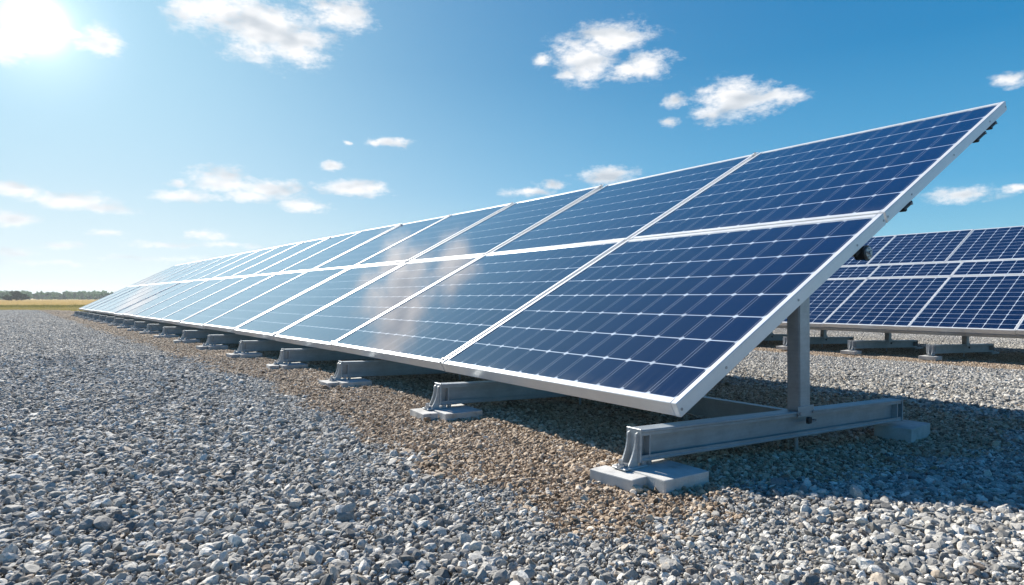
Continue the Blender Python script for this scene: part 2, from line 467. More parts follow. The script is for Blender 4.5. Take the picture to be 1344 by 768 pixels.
# the gravel yard, a bed with shoulders that go down to the field
bm = bmesh.new()
us = np.concatenate([np.linspace(-60, -10, 26), np.linspace(-9.5, 16, 86), np.linspace(17, 60, 22)])
vs_ = np.concatenate([np.linspace(-20, -2, 10), np.linspace(-1.5, 14, 60), np.linspace(14.5, GRAVEL_FAR, 42)])
grid = []
for v_ in vs_:
    row = []
    for u_ in us:
        q = FW * v_ + RT * u_
        z = float(gz(q.x, q.y))
        edge = max(0.0, v_ - (GRAVEL_FAR - 0.7)) / 0.7
        side = max(0.0, abs(u_) - 58) / 2
        z -= 0.34 * max(edge, side) ** 1.5 if (edge > 0 or side > 0) else 0
        row.append(bm.verts.new((q.x, q.y, z - 0.012)))
    grid.append(row)
for i in range(len(vs_) - 1):
    for j in range(len(us) - 1):
        bm.faces.new((grid[i][j], grid[i][j + 1], grid[i + 1][j + 1], grid[i + 1][j]))
tag(build('gravel_ground', bm, gravel_bed_mat(), smooth=True), kind='structure')

# ------------------------------------------------------------------ gravel stones
def rock_mesh(seed, sub=2):
    rr = random.Random(seed)
    bm = bmesh.new()
    bmesh.ops.create_icosphere(bm, subdivisions=sub, radius=1.0)
    planes = []
    for _ in range(rr.randint(5, 9)):
        n_ = Vector((rr.gauss(0, 1), rr.gauss(0, 1), rr.gauss(0, 1))).normalized()
        planes.append((n_, rr.uniform(0.45, 0.80)))
    off = Vector((rr.uniform(-9, 9), rr.uniform(-9, 9), rr.uniform(-9, 9)))
    sc = Vector((rr.uniform(0.85, 1.25), rr.uniform(0.7, 1.05), rr.uniform(0.42, 0.72)))
    for v in bm.verts:
        c = v.co.copy()
        for n_, dd in planes:
            k = c.dot(n_)
            if k > dd: c -= n_ * (k - dd) * 0.92
        c *= 1.0 + 0.20 * mnoise.noise(c * 1.9 + off) + 0.13 * mnoise.noise(c * 4.3 + off)
        v.co = Vector((c.x * sc.x, c.y * sc.y, c.z * sc.z))
    me = bpy.data.meshes.new('stone'); bm.to_mesh(me); bm.free()
    me.materials.append(M_stone)
    at = me.attributes.new('tone', 'FLOAT', 'POINT')
    at.data.foreach_set('value', np.zeros(len(me.vertices), dtype=np.float32))
    for pl in me.polygons: pl.use_smooth = False
    return me

def mesh_arrays(me):
    co = np.empty(len(me.vertices) * 3, dtype=np.float32); me.vertices.foreach_get('co', co)
    tr = np.empty(len(me.polygons) * 3, dtype=np.int32); me.polygons.foreach_get('vertices', tr)
    return co.reshape(-1, 3), tr.reshape(-1, 3)

stone_col = bpy.data.collections.new('stone_kinds')
for i in range(14):
    o = bpy.data.objects.new('stone', rock_mesh(100 + i)); stone_col.objects.link(o)
lowrocks = [mesh_arrays(rock_mesh(300 + i, 1)) for i in range(10)]

def euler_mats(e):
    cx, sx, cy, sy, cz, sz = np.cos(e[:, 0]), np.sin(e[:, 0]), np.cos(e[:, 1]), np.sin(e[:, 1]), np.cos(e[:, 2]), np.sin(e[:, 2])
    m_ = np.empty((len(e), 3, 3), dtype=np.float32)
    m_[:, 0, 0] = cz * cy; m_[:, 0, 1] = cz * sy * sx - sz * cx; m_[:, 0, 2] = cz * sy * cx + sz * sx
    m_[:, 1, 0] = sz * cy; m_[:, 1, 1] = sz * sy * sx + cz * cx; m_[:, 1, 2] = sz * sy * cx - cz * sx
    m_[:, 2, 0] = -sy; m_[:, 2, 1] = cy * sx; m_[:, 2, 2] = cy * cx
    return m_

def patch_mesh(seed, size, spacing, rad):
    rr = np.random.default_rng(seed)
    n = int(size / spacing)
    gx, gy = np.meshgrid(np.arange(n), np.arange(n))
    px = (gx.ravel() + rr.random(n * n)) * spacing - size / 2
    py = (gy.ravel() + rr.random(n * n)) * spacing - size / 2
    N = n * n
    s = rad * np.exp(rr.normal(0, 0.33, N)); s = np.clip(s, rad * 0.5, rad * 2.4)
    e = np.stack([rr.normal(0, 0.45, N), rr.normal(0, 0.45, N), rr.random(N) * 6.283], 1)
    ms = euler_mats(e); V, F, T = [], [], []
    off = 0
    for k, (co, tr) in enumerate(lowrocks):
        ids = np.arange(k, N, len(lowrocks))
        v = np.einsum('nij,vj->nvi', ms[ids], co) * s[ids][:, None, None]
        v[:, :, 0] += px[ids][:, None]; v[:, :, 1] += py[ids][:, None]
        v[:, :, 2] += (s[ids] * 0.28 + rr.random(len(ids)) * rad * 0.5)[:, None]
        nv = co.shape[0]
        V.append(v.reshape(-1, 3))
        F.append((tr[None] + (off + np.arange(len(ids)) * nv)[:, None, None]).reshape(-1, 3))
        T.append(np.repeat(rr.random(len(ids)), nv))
        off += nv * len(ids)
    V = np.concatenate(V).astype(np.float32); F = np.concatenate(F).astype(np.int32); T = np.concatenate(T).astype(np.float32)
    me = bpy.data.meshes.new('stone_patch')
    me.vertices.add(len(V)); me.vertices.foreach_set('co', V.ravel())
    me.loops.add(F.size); me.loops.foreach_set('vertex_index', F.ravel())
    me.polygons.add(len(F)); me.polygons.foreach_set('loop_start', np.arange(0, F.size, 3, dtype=np.int32))
    me.update(calc_edges=True)
    at = me.attributes.new('tone', 'FLOAT', 'POINT'); at.data.foreach_set('value', T)
    me.materials.append(M_stone)
    return me

TILE = 0.5
patch_grey = bpy.data.collections.new('grey_patches')
patch_tan = bpy.data.collections.new('tan_patches')
for i in range(6):
    patch_grey.objects.link(bpy.data.objects.new('stone_patch', patch_mesh(i, TILE, 0.0185, 0.0115)))
    patch_tan.objects.link(bpy.data.objects.new('stone_patch', patch_mesh(50 + i, TILE, 0.0140, 0.0080)))

def scatter_object(name, pts, rot, scl, idx, coll):
    me = bpy.data.meshes.new(name)
    me.vertices.add(len(pts)); me.vertices.foreach_set('co', np.ascontiguousarray(pts, dtype=np.float32).ravel())
    a = me.attributes.new('rot', 'FLOAT_VECTOR', 'POINT'); a.data.foreach_set('vector', np.ascontiguousarray(rot, dtype=np.float32).ravel())
    a = me.attributes.new('scl', 'FLOAT_VECTOR', 'POINT'); a.data.foreach_set('vector', np.ascontiguousarray(scl, dtype=np.float32).ravel())
    a = me.attributes.new('idx', 'INT', 'POINT'); a.data.foreach_set('value', np.ascontiguousarray(idx, dtype=np.int32))
    o = bpy.data.objects.new(name, me); C.objects.link(o)
    ng = bpy.data.node_groups.new(name, 'GeometryNodeTree')
    ng.interface.new_socket('Geometry', in_out='INPUT', socket_type='NodeSocketGeometry')
    ng.interface.new_socket('Geometry', in_out='OUTPUT', socket_type='NodeSocketGeometry')
    N = ng.nodes; Lk = ng.links
    gi = N.new('NodeGroupInput'); go = N.new('NodeGroupOutput')
    ci = N.new('GeometryNodeCollectionInfo'); ci.inputs['Collection'].default_value = coll
    ci.inputs['Separate Children'].default_value = True; ci.inputs['Reset Children'].default_value = True
    ip = N.new('GeometryNodeInstanceOnPoints'); ip.inputs['Pick Instance'].default_value = True
    def attr(nm, ty):
        x = N.new('GeometryNodeInputNamedAttribute'); x.data_type = ty; x.inputs['Name'].default_value = nm
        return x.outputs[0]
    Lk.new(gi.outputs[0], ip.inputs['Points']); Lk.new(ci.outputs[0], ip.inputs['Instance'])
    Lk.new(attr('idx', 'INT'), ip.inputs['Instance Index'])
    e2r = N.new('FunctionNodeEulerToRotation'); Lk.new(attr('rot', 'FLOAT_VECTOR'), e2r.inputs[0]); Lk.new(e2r.outputs[0], ip.inputs['Rotation'])
    Lk.new(attr('scl', 'FLOAT_VECTOR'), ip.inputs['Scale'])
    Lk.new(ip.outputs[0], go.inputs[0])
    md = o.modifiers.new('scatter', 'NODES'); md.node_group = ng
    return o

def brown_np(x, y):
    dd = x - rowx(y)
    w = 0.18 * np.sin(x * 3.1 + y * 2.3) + 0.15 * np.sin(x * 7.7 - y * 5.1 + 1)
    return (((dd + w > -0.94) & (dd < 3.3) & (y + w > 1.18)) | ((x + w > 9.65) & (x < 12.9)))

NEAR = 8.0
def wedge(x, y, d0, d1, k=1.05, m_=0.9):
    dep = x * FW.x + y * FW.y; lat = x * RT.x + y * RT.y
    return (dep > d0) & (dep <= d1) & (np.abs(lat) < dep * k + m_)

def near_points(sp, keep, rad, spread, zk):
    n = int(26 / sp)
    gx, gy = np.meshgrid(np.arange(n), np.arange(n))
    x = (gx.ravel() + nrng.random(n * n)) * sp - 11
    y = (gy.ravel() + nrng.random(n * n)) * sp - 7
    ok = wedge(x, y, 0.35, NEAR)
    x, y = x[ok], y[ok]
    ok = keep(x, y); x, y = x[ok], y[ok]
    N = len(x)
    s = np.clip(rad * np.exp(nrng.normal(0, spread, N)), rad * 0.45, rad * 3.0)
    z = gz(x, y) + s * zk + nrng.random(N) * rad * 0.5
    rot = np.stack([nrng.normal(0, 0.5, N), nrng.normal(0, 0.5, N), nrng.random(N) * 6.283], 1)
    scl = np.stack([s, s, s], 1)
    return np.stack([x, y, z], 1), rot, scl, nrng.integers(0, 14, N)

sets = [near_points(0.0150, lambda x, y: ~brown_np(x, y), 0.0092, 0.48, 0.18),
        near_points(0.0112, lambda x, y: brown_np(x, y) & (x < 5.6), 0.0064, 0.50, 0.14),
        near_points(0.15, lambda x, y: ~brown_np(x, y), 0.0175, 0.25, 0.35),
        near_points(0.30, lambda x, y: brown_np(x, y) & (x < 7), 0.015, 0.30, 0.40)]
P, Ro, Sc, Ix = (np.concatenate([s[i] for s in sets]) for i in range(4))
print('near stones', len(P))
o = scatter_object('gravel', P, Ro, Sc, Ix, stone_col)
tag(o, 'loose crushed grey stones covering the ground close to the camera', 'gravel', kind='stuff')

n = int(90 / TILE)
gx, gy = np.meshgrid(np.arange(n), np.arange(n))
tx = gx.ravel() * TILE - 40; ty = gy.ravel() * TILE - 25
ok = wedge(tx, ty, NEAR - 0.2, GRAVEL_FAR - 0.3, 1.0, 2.0)
tx, ty = tx[ok], ty[ok]
br = brown_np(tx, ty)
for nm, mask, coll, lab in (('gravel', ~br, patch_grey, 'grey crushed stone spreading away towards the dry field'),
                            ('gravel', br, patch_tan, 'brown finer crushed stone in the strip under the panel rows')):
    x, y = tx[mask], ty[mask]
    N = len(x)
    pts = np.stack([x, y, gz(x, y) - 0.004], 1)
    rot = np.stack([np.zeros(N), np.zeros(N), nrng.integers(0, 4, N) * (math.pi / 2)], 1)
    scl = np.ones((N, 3)); scl[:, 0] = np.where(nrng.random(N) < 0.5, -1, 1)
    o = scatter_object(nm, pts, rot, scl, nrng.integers(0, 6, N), coll)
    tag(o, lab, 'gravel', kind='stuff')

# ------------------------------------------------------------------ far field: dry grass and trees
def leaf_mat(name, c0, c1, trans=0.0):
    m_, gg, b = new_mat(name)
    pos = gg.n('ShaderNodeNewGeometry').outputs['Position']
    at = gg.n('ShaderNodeAttribute', attribute_name='tone').outputs['Fac']
    n_ = gg.noise(pos, 0.35, 4, 0.6)
    gg.link(gg.mix(gg.m('MULTIPLY_ADD', n_, 0.5, gg.m('MULTIPLY', at, 0.5)), c0, c1), b.inputs['Base Color'])
    b.inputs['Roughness'].default_value = 0.9; b.inputs['Specular IOR Level'].default_value = 0.15
    if trans:
        out = [x for x in gg.t.nodes if x.type == 'OUTPUT_MATERIAL'][0]
        tl = gg.n('ShaderNodeBsdfTranslucent'); gg.link(b.inputs['Base Color'].links[0].from_socket, tl.inputs[0])
        mx = gg.n('ShaderNodeMixShader'); mx.inputs[0].default_value = trans
        gg.link(b.outputs[0], mx.inputs[1]); gg.link(tl.outputs[0], mx.inputs[2]); gg.link(mx.outputs[0], out.inputs[0])
    return m_

def tri_soup(name, centers, size, tones, mat, flat=0.0, parent=None):
    """many small leaf faces, one triangle pair each, spread through a volume"""
    N = len(centers)
    d1 = nrng.normal(0, 1, (N, 3)); d1 /= np.linalg.norm(d1, axis=1)[:, None]
    d2 = nrng.normal(0, 1, (N, 3)); d2 -= (d1 * d2).sum(1)[:, None] * d1; d2 /= np.linalg.norm(d2, axis=1)[:, None]
    sz = size[:, None] if hasattr(size, 'shape') else size
    V = np.stack([centers - d1 * sz, centers - d2 * sz * .7, centers + d1 * sz, centers + d2 * sz * .7], 1).reshape(-1, 3)
    me = bpy.data.meshes.new(name)
    me.vertices.add(len(V)); me.vertices.foreach_set('co', V.astype(np.float32).ravel())
    F = np.arange(len(V), dtype=np.int32)
    me.loops.add(len(F)); me.loops.foreach_set('vertex_index', F)
    me.polygons.add(N); me.polygons.foreach_set('loop_start', np.arange(0, len(F), 4, dtype=np.int32))
    me.update(calc_edges=True)
    at = me.attributes.new('tone', 'FLOAT', 'POINT'); at.data.foreach_set('value', np.repeat(tones, 4).astype(np.float32))
    me.materials.append(mat)
    o = bpy.data.objects.new(name, me); C.objects.link(o)
    if parent: o.parent = parent
    return o

def crown_points(rr, cx, cy, cz, rx, rz, n, lobes=7):
    out = []
    ls = [(rr.gauss(0, .42), rr.gauss(0, .42), rr.uniform(-.55, .65), rr.uniform(.28, .55)) for _ in range(lobes)]
    for _ in range(n):
        lx, ly, lz, lr = rr.choice(ls)
        v = Vector((rr.gauss(0, 1), rr.gauss(0, 1), rr.gauss(0, 1))).normalized() * (lr * rr.random() ** 0.4)
        out.append((cx + (lx + v.x) * rx, cy + (ly + v.y) * rx, cz + (lz + v.z) * rz))
    return out

M_wood = leaf_mat('far_foliage', (0.035, 0.095, 0.035), (0.09, 0.17, 0.06), 0.5)
M_dkleaf = leaf_mat('dark_foliage', (0.03, 0.05, 0.03), (0.06, 0.09, 0.05), 0.5)
M_trunk = leaf_mat('bark', (0.06, 0.045, 0.035), (0.12, 0.09, 0.07))

# the wood on the horizon, one mass
rr = random.Random(5)
cen, tn = [], []
trunks = bmesh.new()
for i in range(2600):
    azr = rr.uniform(-72, 62)
    dist = rr.uniform(420, 520)
    a = HEAD + R(azr)
    hgt = 4.5 + 1.0 * mnoise.noise(Vector((azr * 0.35, 0, 0))) + 0.6 * mnoise.noise(Vector((azr * 1.9, 3, 0))) + rr.uniform(-0.9, 0.8)
    hgt *= dist / 470
    x, y = math.sin(a) * dist, math.cos(a) * dist
    vis = -42 < azr < -28
    k = 110 if vis else 30
    base = rr.random()
    for q in crown_points(rr, x, y, hgt * 0.42, hgt * 0.55, hgt * 0.56, k, 6):
        cen.append(q); tn.append(base * 0.75 + rr.random() * 0.25)
cen = np.array(cen); tn = np.array(tn)
o = tri_soup('far_wood', cen, nrng.uniform(0.35, 0.85, len(cen)), tn, M_wood)
tag(o, 'low green line of trees along the horizon beyond the dry field', 'wood', kind='stuff')

def far_tree(px, dist, hgt, wid, label, seed):
    rr = random.Random(seed)
    a, _ = azel(px, HOR)
    x, y = math.sin(a) * dist, math.cos(a) * dist
    root = empty('tree', (x, y, -0.3))
    bm = bmesh.new()
    cyl(bm, (0, 0, 0), (0.1, 0, hgt * 0.6), 0.22, 8, 0.09)
    for k in range(5):
        t = rr.uniform(0, 6.28)
        cyl(bm, (0.05, 0, hgt * (0.2 + 0.08 * k)), (math.cos(t) * wid * 0.3, math.sin(t) * wid * 0.3, hgt * (0.45 + 0.08 * k)), 0.09, 6, 0.03)
    build('trunk', bm, M_trunk, root)
    pts = np.array(crown_points(rr, 0, 0, hgt * 0.55, wid * 0.5, hgt * 0.5, 2600, 11))
    pts = pts[pts[:, 2] > 0.25]
    tri_soup('crown', pts, nrng.uniform(0.10, 0.26, len(pts)), nrng.random(len(pts)), M_dkleaf, parent=root)
    tag(root, label, 'tree', 'dark trees standing in front of the far wood')
far_tree(15, 262, 2.3, 3.8, 'small dark green tree before the far wood, left one of three', 1)
far_tree(21.5, 255, 2.9, 3.6, 'tallest of the three dark green trees before the far wood', 2)
far_tree(28, 266, 2.2, 3.6, 'low dark green tree before the far wood, right one of three', 3)

# dry grass in the field
def grass_mesh(seed):
    rr = random.Random(seed); bm = bmesh.new()
    for _ in range(26):
        x, y = rr.gauss(0, .16), rr.gauss(0, .16); h = rr.uniform(.6, 1.0); t = rr.uniform(0, 6.28)
        lx, ly = rr.gauss(0, .14), rr.gauss(0, .14); w = 0.014
        a_ = bm.verts.new((x - math.cos(t) * w, y - math.sin(t) * w, 0)); b_ = bm.verts.new((x + math.cos(t) * w, y + math.sin(t) * w, 0))
        c_ = bm.verts.new((x + lx * .4 + math.cos(t) * w, y + ly * .4 + math.sin(t) * w, h * .6)); e_ = bm.verts.new((x + lx, y + ly, h))
        bm.faces.new((a_, b_, c_)); bm.faces.new((a_, c_, e_))
    me = bpy.data.meshes.new('grass_tuft'); bm.to_mesh(me); bm.free()
    me.materials.append(M_grass)
    return me
def grass_mat():
    m_, gg, b = new_mat('dry_grass')
    pos = gg.n('ShaderNodeNewGeometry').outputs['Position']
    dep = gg.v('DOT_PRODUCT', pos, (FW.x, FW.y, 0), out=1)
    rn = gg.n('ShaderNodeObjectInfo').outputs['Random']
    n_ = gg.noise(pos, 0.12, 4, 0.6)
    f = gg.m('MULTIPLY_ADD', n_, 0.6, gg.m('MULTIPLY', rn, 0.4))
    near_c = gg.mix(f, (0.24, 0.22, 0.09), (0.42, 0.34, 0.15))
    far_c = gg.mix(f, (0.40, 0.30, 0.14), (0.60, 0.46, 0.23))
    band = gg.m('MULTIPLY', gg.step(dep, 58, 62), gg.step(dep, 72, 80, 1.0, 0.0))
    col = gg.mix(gg.step(dep, 66, 84), near_c, far_c)
    col = gg.mix(gg.m('MULTIPLY', band, 0.8), col, (0.15, 0.15, 0.05))
    gg.link(col, b.inputs['Base Color']); b.inputs['Roughness'].default_value = 0.9; b.inputs['Specular IOR Level'].default_value = 0.1
    out = [x for x in gg.t.nodes if x.type == 'OUTPUT_MATERIAL'][0]
    tl = gg.n('ShaderNodeBsdfTranslucent'); gg.link(col, tl.inputs[0])
    mx = gg.n('ShaderNodeMixShader'); mx.inputs[0].default_value = 0.5
    gg.link(b.outputs[0], mx.inputs[1]); gg.link(tl.outputs[0], mx.inputs[2]); gg.link(mx.outputs[0], out.inputs[0])
    return m_
M_grass = grass_mat()
gcol = bpy.data.collections.new('grass_kinds')
for i in range(5): gcol.objects.link(bpy.data.objects.new('grass_tuft', grass_mesh(i)))
N = 30000
dep = 38.3 * (260 / 38.3) ** nrng.random(N)
lat = -dep * nrng.uniform(0.45, 1.0, N)
x = FW.x * dep + RT.x * lat; y = FW.y * dep + RT.y * lat
s = np.where(dep < 60, 0.17, 0.22) * np.exp(nrng.normal(0, 0.2, N))
scl = np.stack([s * 1.9, s * 1.9, s], 1)
o = scatter_object('dry_grass', np.stack([x, y, np.full(N, -0.3)], 1), np.stack([0 * x, 0 * x, nrng.random(N) * 6.283], 1), scl, nrng.integers(0, 5, N), gcol)
tag(o, 'golden dry grass of the open field between the gravel and the wood', 'grass', kind='stuff')

# ------------------------------------------------------------------ solar panels
TILT = R(27.7)
FR_W, FR_X, FR_D, GAP = 0.031, 0.037, 0.070, 0.020      # frame face width, frame depth, gap between panels

def panel_meshes(W, Ls, ncol, nrow, mat):
    """panel in its own axes: x up the slope, y along the row, z out of the glass. z = 0 is the underside"""
    y0, y1 = GAP / 2, W - GAP / 2
    bm = bmesh.new()
    bv = 0.003
    box(bm, 0, Ls, y0, y0 + FR_W, 0, FR_D, bv)
    box(bm, 0, Ls, y1 - FR_W, y1, 0, FR_D, bv)
    box(bm, 0.001, FR_X, y0 + FR_W + .0012, y1 - FR_W - .0012, 0.001, FR_D - .001, bv)
    box(bm, Ls - FR_X, Ls - 0.001, y0 + FR_W + .0012, y1 - FR_W - .0012, 0.001, FR_D - .001, bv)
    fr = build('frame', bm, M_frame)
    bm = bmesh.new()
    uvl = bm.loops.layers.uv.new('UVMap')
    xa, xb, ya, yb, za, zb = FR_X - .006, Ls - FR_X + .006, y0 + FR_W - .006, y1 - FR_W + .006, FR_D - 0.014, FR_D - 0.006
    vs = box(bm, xa, xb, ya, yb, za, zb)
    bm.faces.ensure_lookup_table(); bm.normal_update()
    mx = 0.011 if FR_W > .03 else 0.005                                 # white margin of the laminate around the cells
    for f in bm.faces:
        if f.normal.z > 0.5:
            f.material_index = 0
            for l in f.loops:
                l[uvl].uv = ((l.vert.co.y - ya - mx) / (yb - ya - 2 * mx) * ncol, (l.vert.co.x - xa - mx) / (xb - xa - 2 * mx) * nrow)
        else:
            f.material_index = 1
    gl = build('cell_sheet', bm, [mat, M_back])
    return fr, gl

def make_panel(W, Ls, ncol, nrow, mat):
    root = empty('solar_panel', (0, 0, 0))
    fr, gl = panel_meshes(W, Ls, ncol, nrow, mat)
    fr.parent = root; gl.parent = root
    bm = bmesh.new()                             # junction box on the back
    box(bm, Ls * 0.80, Ls * 0.80 + 0.11, W / 2 - 0.075, W / 2 + 0.075, FR_D - 0.045, FR_D - 0.0145, 0.004)
    cyl(bm, (Ls * .80 + .03, W / 2 - .074, FR_D - .03), (Ls * .80 - .25, W / 2 - .12, FR_D - .022), 0.006, 6)
    cyl(bm, (Ls * .80 + .03, W / 2 + .074, FR_D - .03), (Ls * .80 - .25, W / 2 + .12, FR_D - .022), 0.006, 6)
    build('junction_box', bm, M_dark, root)
    return root

ORD = ['first', 'second', 'third', 'fourth', 'fifth', 'sixth', 'seventh', 'eighth', 'ninth', 'tenth', 'eleventh', 'twelfth',
       'thirteenth', 'fourteenth', 'fifteenth', 'sixteenth', 'seventeenth']
L1, L2 = 1.975, 2.045
NAVY = (0.0014, 0.0068, 0.036)
ZLOW = 0.222                                     # height of the lower edge of the row
cellA = cell_mat('solar_cells', (2.04 - .10) / 12, 1.87 / 8, NAVY)
protos = {}
for ci, (p0, a, w) in enumerate(COLS):
    for tier, (s0, Ls, nr) in enumerate(((0.0, L1, 8), (L1 + GAP, L2, 7))):
        key = (round(w, 2), tier)
        if key not in protos:
            r0 = make_panel(w, Ls, 12, nr, cellA); protos[key] = r0
        else:
            r0 = copy_tree(protos[key])
        q = Vector((math.cos(a), math.sin(a)))
        r0.location = (p0.x + q.x * s0 * math.cos(TILT), p0.y + q.y * s0 * math.cos(TILT), ZLOW + s0 * math.sin(TILT))
        r0.rotation_euler = (R(rng.uniform(-.2, .2)) if ci else 0, -TILT + (R(rng.uniform(-.12, .12)) if ci else 0), a)
        if ci: r0.location.z += rng.uniform(-.005, .005)
        tn_ = ('lower', 'upper')[tier]
        if ci == 0: lab = ('dark navy lower tier panel at the near end of the long row, above the beam',
                           'dark navy upper tier panel whose corner rises highest against the sky')[tier]
        elif ci == len(COLS) - 1: lab = f'washed out white panel at the far tip of the long row, in the {tn_} tier'
        else:
            look = 'blue' if ci < 3 else ('pale blue' if ci < 8 else 'whitish')
            lab = f'{look} {tn_} panel, {ORD[ci]} column from the near end of the long row'
        tag(r0, lab, 'solar panel', 'solar panels of the long near row')

# screws in the free end of the frames
for r0, Ls in ((protos[(2.04, 0)], L1), (protos[(2.04, 1)], L2)):
    for sx in (0.018, 0.35, Ls * 0.5, Ls - 0.35, Ls - 0.018):
        bm = bmesh.new()
        cyl(bm, (sx, GAP / 2 - 0.003, FR_D * 0.45), (sx, GAP / 2 + 0.001, FR_D * 0.45), 0.0065, 10)
        build('frame_screw', bm, M_bolt, r0)
# clamps sitting on the seams at the lower and upper edge of the row
def seam_clamp(ci, p0, a, s_, lab):
    q = Vector((math.cos(a), math.sin(a)))
    root = empty('panel_clamp', (p0.x + q.x * s_ * math.cos(TILT), p0.y + q.y * s_ * math.cos(TILT), ZLOW + s_ * math.sin(TILT)), (0, -TILT, a))
    bm = bmesh.new()
    box(bm, -0.022, 0.022, -0.032, 0.032, FR_D + .0005, FR_D + 0.007, 0.0015)
    box(bm, -0.018, 0.018, -0.0075, 0.0075, 0.005, FR_D, 0.001)
    build('clamp_plate', bm, M_frame, root)
    bm = bmesh.new(); cyl(bm, (0, 0, FR_D + .007), (0, 0, FR_D + .017), 0.009, 6); build('bolt', bm, M_bolt, root)
    tag(root, lab, 'clamp', 'clamps on the seams of the long near row')
for ci in range(1, 10):
    p0, a, w = COLS[ci]
    seam_clamp(ci, p0, a, 0.03, f'small clamp on the long row bottom edge, {ORD[ci-1]} seam from the near end')
    seam_clamp(ci, p0, a, L1 + L2 + GAP - 0.03, f'small clamp on the long row top edge, {ORD[ci-1]} seam from the near end')

# ------------------------------------------------------------------ rails running the length of the row
def sweep_row(name, offx, offz, cw, chh, tilt, s_start, mat, label, cat, group, channel=False, inset=0.12):
    """bar following the bends of the row. offx, offz: place of its centre in the local cross-section of the row"""
    bm = bmesh.new()
    ct, st = math.cos(tilt), math.sin(tilt)
    if channel:
        f = 0.012
        prof = [(-cw/2, -chh/2), (cw/2, -chh/2), (cw/2, -chh/2 + f), (-cw/2 + f, -chh/2 + f), (-cw/2 + f, chh/2 - f), (cw/2, chh/2 - f), (cw/2, chh/2), (-cw/2, chh/2)]
    else:
        prof = [(-cw/2, -chh/2), (cw/2, -chh/2), (cw/2, chh/2), (-cw/2, chh/2)]
    prof = [(x * ct - z * st, x * st + z * ct) for x, z in prof]
    stations = [(COLS[0][0] + Vector((-math.sin(COLS[0][1]), math.cos(COLS[0][1]))) * inset, COLS[0][1])]
    for i in range(1, len(COLS)): stations.append((COLS[i][0], (COLS[i][1] + COLS[i - 1][1]) / 2))
    stations.append((ROW_END, COLS[-1][1]))
    rings = []
    for p0, a in stations:
        q = Vector((math.cos(a), math.sin(a)))
        rings.append([bm.verts.new((p0.x + q.x * (offx + x), p0.y + q.y * (offx + x), offz + z)) for x, z in prof])
    n_ = len(prof)
    for i in range(len(rings) - 1):
        for j in range(n_):
            bm.faces.new((rings[i][j], rings[i][(j + 1) % n_], rings[i + 1][(j + 1) % n_], rings[i + 1][j]))
    bm.faces.new(rings[0]); bm.faces.new(rings[-1][::-1])
    bmesh.ops.recalc_face_normals(bm, faces=bm.faces[:])
    o = build(name, bm, mat)
    return tag(o, label, cat, group)
PUR = ((0.98, 'on top of the posts'), (2.29, 'under the middle of the panels'), (3.62, 'near the top edge of the panels'))
for s_, where in PUR:
    sweep_row('purlin', s_ * math.cos(TILT) + 0.032 * math.sin(TILT), ZLOW + s_ * math.sin(TILT) - 0.034 * math.cos(TILT), 0.05, 0.06, TILT, 0,
              M_steel2, f'long steel purlin {where}, along the near row', 'rail', 'purlins under the long near row', inset=0.10)
sweep_row('ground_rail', 1.16, 0.048, 0.05, 0.115, 0, 0, M_steel, 'long steel channel tying the base beams together behind the posts', 'rail', None, channel=True, inset=0.10)

# dark fittings at the free end of the near row
def edge_clip(s_, ln, label, gear=False):
    p0, a, w = COLS[0]
    root = empty('end_fitting', (p0.x + s_ * math.cos(TILT), p0.y, ZLOW + s_ * math.sin(TILT)), (0, -TILT, 0))
    bm = bmesh.new()
    if gear:
        cyl(bm, (0.03, 0.010, -0.046), (0.03, 0.060, -0.046), 0.038, 20)
        cyl(bm, (0.03, 0.002, -0.046), (0.03, 0.010, -0.046), 0.043, 20)
        box(bm, -0.05, 0.03, 0.02, 0.07, -0.030, -0.002, 0.003)
        build('knob', bm, M_dark, root)
        bm = bmesh.new(); cyl(bm, (0.03, -0.008, -0.046), (0.03, 0.002, -0.046), 0.033, 20)
        cyl(bm, (0.03, -0.018, -0.046), (0.03, -0.008, -0.046), 0.011, 6)
        build('bolt', bm, M_bolt, root)
        for k in range(5):
            bm = bmesh.new()
            t = k * 2 * math.pi / 5
            cyl(bm, (0.03 + math.cos(t) * .024, -0.013, -0.046 + math.sin(t) * .024), (0.03 + math.cos(t) * .024, -0.008, -0.046 + math.sin(t) * .024), 0.005, 8)
            build('stud', bm, M_steel2, root)
    else:
        box(bm, -ln / 2, ln / 2, 0.006, 0.05, -0.020, -0.001, 0.003)
        box(bm, -ln / 2 + .012, -ln / 2 + .035, 0.006, 0.045, -0.029, -0.020, 0.003)
        build('clip_body', bm, M_dark, root)
        bm = bmesh.new(); cyl(bm, (ln / 2 - .03, -0.004, -0.011), (ln / 2 - .03, 0.005, -0.011), 0.007, 6); build('bolt', bm, M_bolt, root)
    tag(root, label, 'fitting')
edge_clip(1.66, 0, 'round dark knob with a metal bolt under the middle of the near end edge', gear=True)
edge_clip(2.27, 0.12, 'small dark clip under the near end edge, just above the round knob')
edge_clip(3.50, 0.17, 'dark clip near the top corner under the end edge, lower of the pair')
edge_clip(3.74, 0.12, 'dark clip near the top corner under the end edge, upper of the pair')

# ------------------------------------------------------------------ supports of the rows
BX0, BX1 = -0.22, 1.95                            # front and rear end of the base beam, from the lower edge line
def beam_top(x): return 0.195 + (x - BX0) / (BX1 - BX0) * (0.121 - 0.195)

